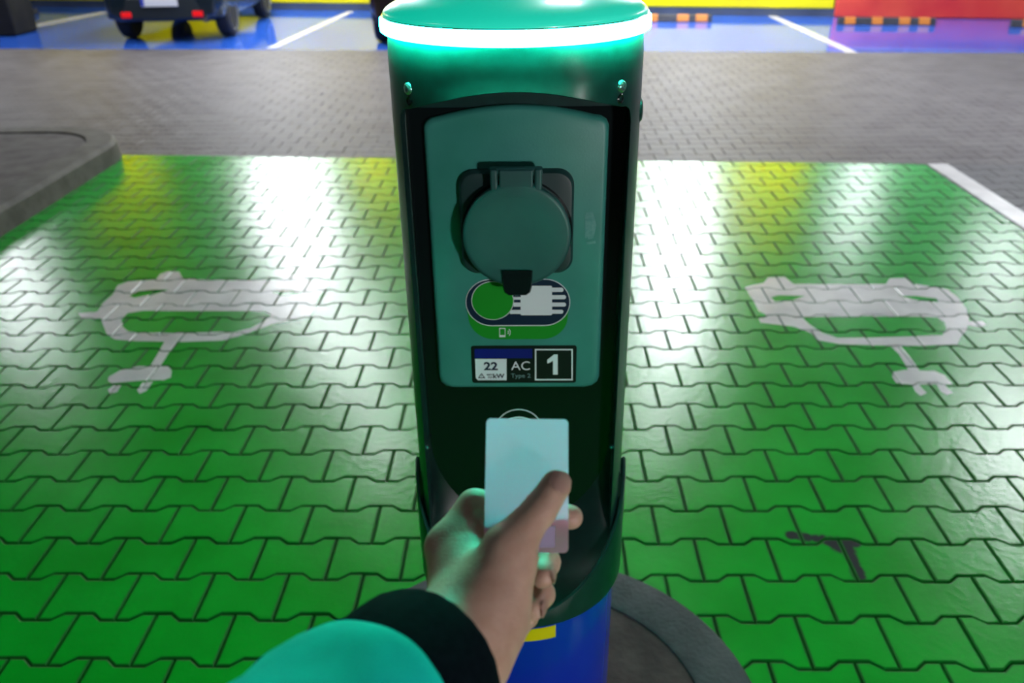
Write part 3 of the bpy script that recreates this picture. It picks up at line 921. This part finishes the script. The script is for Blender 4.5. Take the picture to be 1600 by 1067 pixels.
# the slot the card sits in
rc = G - np.array(ctr)
lx, ly, lz = rc @ np.array(ax_r), rc @ np.array(up_c), rc @ np.array(nrm)
slot = np.maximum(np.maximum(np.abs(lx) - .0290, np.abs(ly) - .0448), np.abs(lz) - .0024)
hand = np.maximum(hand, -slot)
V, F = surface_nets(hand, lo, h_)
# a little smoothing along the surface
nb = np.zeros((len(V), 3)); ct = np.zeros(len(V))
E2 = np.concatenate([F[:, [0, 1]], F[:, [1, 2]], F[:, [2, 3]], F[:, [3, 0]]])
for it in range(4):
    nb[:] = 0; ct[:] = 0
    np.add.at(nb, E2[:, 0], V[E2[:, 1]]); np.add.at(ct, E2[:, 0], 1)
    np.add.at(nb, E2[:, 1], V[E2[:, 0]]); np.add.at(ct, E2[:, 1], 1)
    V = V * .5 + .5 * nb / ct[:, None]
me = bpy.data.meshes.new('person'); me.from_pydata(V.tolist(), [], F.tolist()); me.update()
m_skin = mat('skin', (.55, .33, .25), .5)
noisy(m_skin, (.43, .26, .195), (.53, .345, .27), 55, .12, 500, (.42, .56))
bs = m_skin.node_tree.nodes['Principled BSDF']
bs.inputs['Subsurface Weight'].default_value = .12; bs.inputs['Subsurface Radius'].default_value = (.006, .002, .001); bs.inputs['Subsurface Scale'].default_value = 1.0
person = link('person', me, m_skin, smooth=180)
bmx = new(); bmx.from_mesh(me); bmesh.ops.recalc_face_normals(bmx, faces=bmx.faces); bmx.to_mesh(me); bmx.free(); me.shade_smooth()
tag(person, 'left hand of a person in teal sleeve holding a card to the post', 'person')
m_nail = mat('nail', (.62, .42, .36), .22)
def nail(tip, prev, r, out, wd, ln):
    tip, prev = Vector(tip), Vector(prev)
    d = (tip - prev).normalized(); o_ = Vector(out); o_ = (o_ - d * o_.dot(d)).normalized(); s_ = d.cross(o_)
    bm = new(); rings = []
    for i in range(9):
        t = -1 + 2 * i / 8
        w_ = (1 - abs(t) ** 3.2) ** .5 if abs(t) < 1 else .05
        ring = []
        for k in range(9):
            a = (-1 + 2 * k / 8) * wd * max(w_, .12)
            rr = r + .0004 - .0012 * max(0, t) ** 2
            ring.append(tip + d * (ln * t + .001) + (o_ * math.cos(a) + s_ * math.sin(a)) * rr)
        rings.append(ring)
    loft(bm, rings, False, False, closed=False)
    bmesh.ops.solidify(bm, geom=bm.faces[:], thickness=-.0005)
    return obj('fingernail', bm, m_nail, person, smooth=60)
nail(H['thumb'][2][2], H['thumb'][2][0], .0098, -FW * .85 + UP * .25 + RT * .15, .75, .0068)
nail(H['middle'][2][2], H['middle'][2][0], .0084, RT + UP * .1 - FW * .3, .7, .0055)
nail(H['ring'][2][2], H['ring'][2][0], .0080, RT * .9 - FW * .4, .7, .005)

# sleeve and cuff round the forearm
m_cuff = noisy(mat('cuff_knit', (.002, .006, .010), .9, spec=.04), (.0015, .005, .008), (.003, .008, .012), 200, .3, 900)
m_slv = noisy(mat('sleeve_cloth', (.005, .50, .46), .85, spec=.1), (.004, .46, .42), (.006, .54, .50), 30, .2, 700)
D_ = Vector(adir); c0 = Vector(C0)
e1 = D_.cross(UP).normalized(); e2 = D_.cross(e1).normalized()
def tube(stations, n=72, wr=0.0, seed=0.0, rib=0.0):
    rings = []
    for (t, r) in stations:
        ring = []
        for i in range(n):
            a = 2 * PI * i / n
            d = e1 * math.cos(a) + e2 * math.sin(a)
            rr = r * (1 + wr * noise.noise((math.cos(a) * 1.6 + seed, math.sin(a) * 1.6, t * 45))) * (1 + rib * math.cos(a * n / 4))
            ring.append(c0 + D_ * t + d * rr)
        rings.append(ring)
    return rings
bm = new()
loft(bm, tube([(.012, .034), (.000, .040), (-.003, .0435), (.000, .0462), (.004, .0475), (.012, .0485), (.022, .0490), (.034, .0490), (.043, .0480), (.047, .0465)], 96, .02, 0, .004), False, False)
obj('cuff', bm, m_cuff, person, smooth=180)
bm = new()
st_ = [(.043, .0455), (.044, .0480), (.048, .0515), (.056, .0540), (.07, .0550)] + [(.07 + .015 * i, .0550 + .0006 * i) for i in range(1, 14)] + [(.272, .058), (.29, .045), (.295, .02)]
loft(bm, tube(st_, 96, .07, 3.1), False, True)
obj('sleeve', bm, m_slv, person, smooth=180)
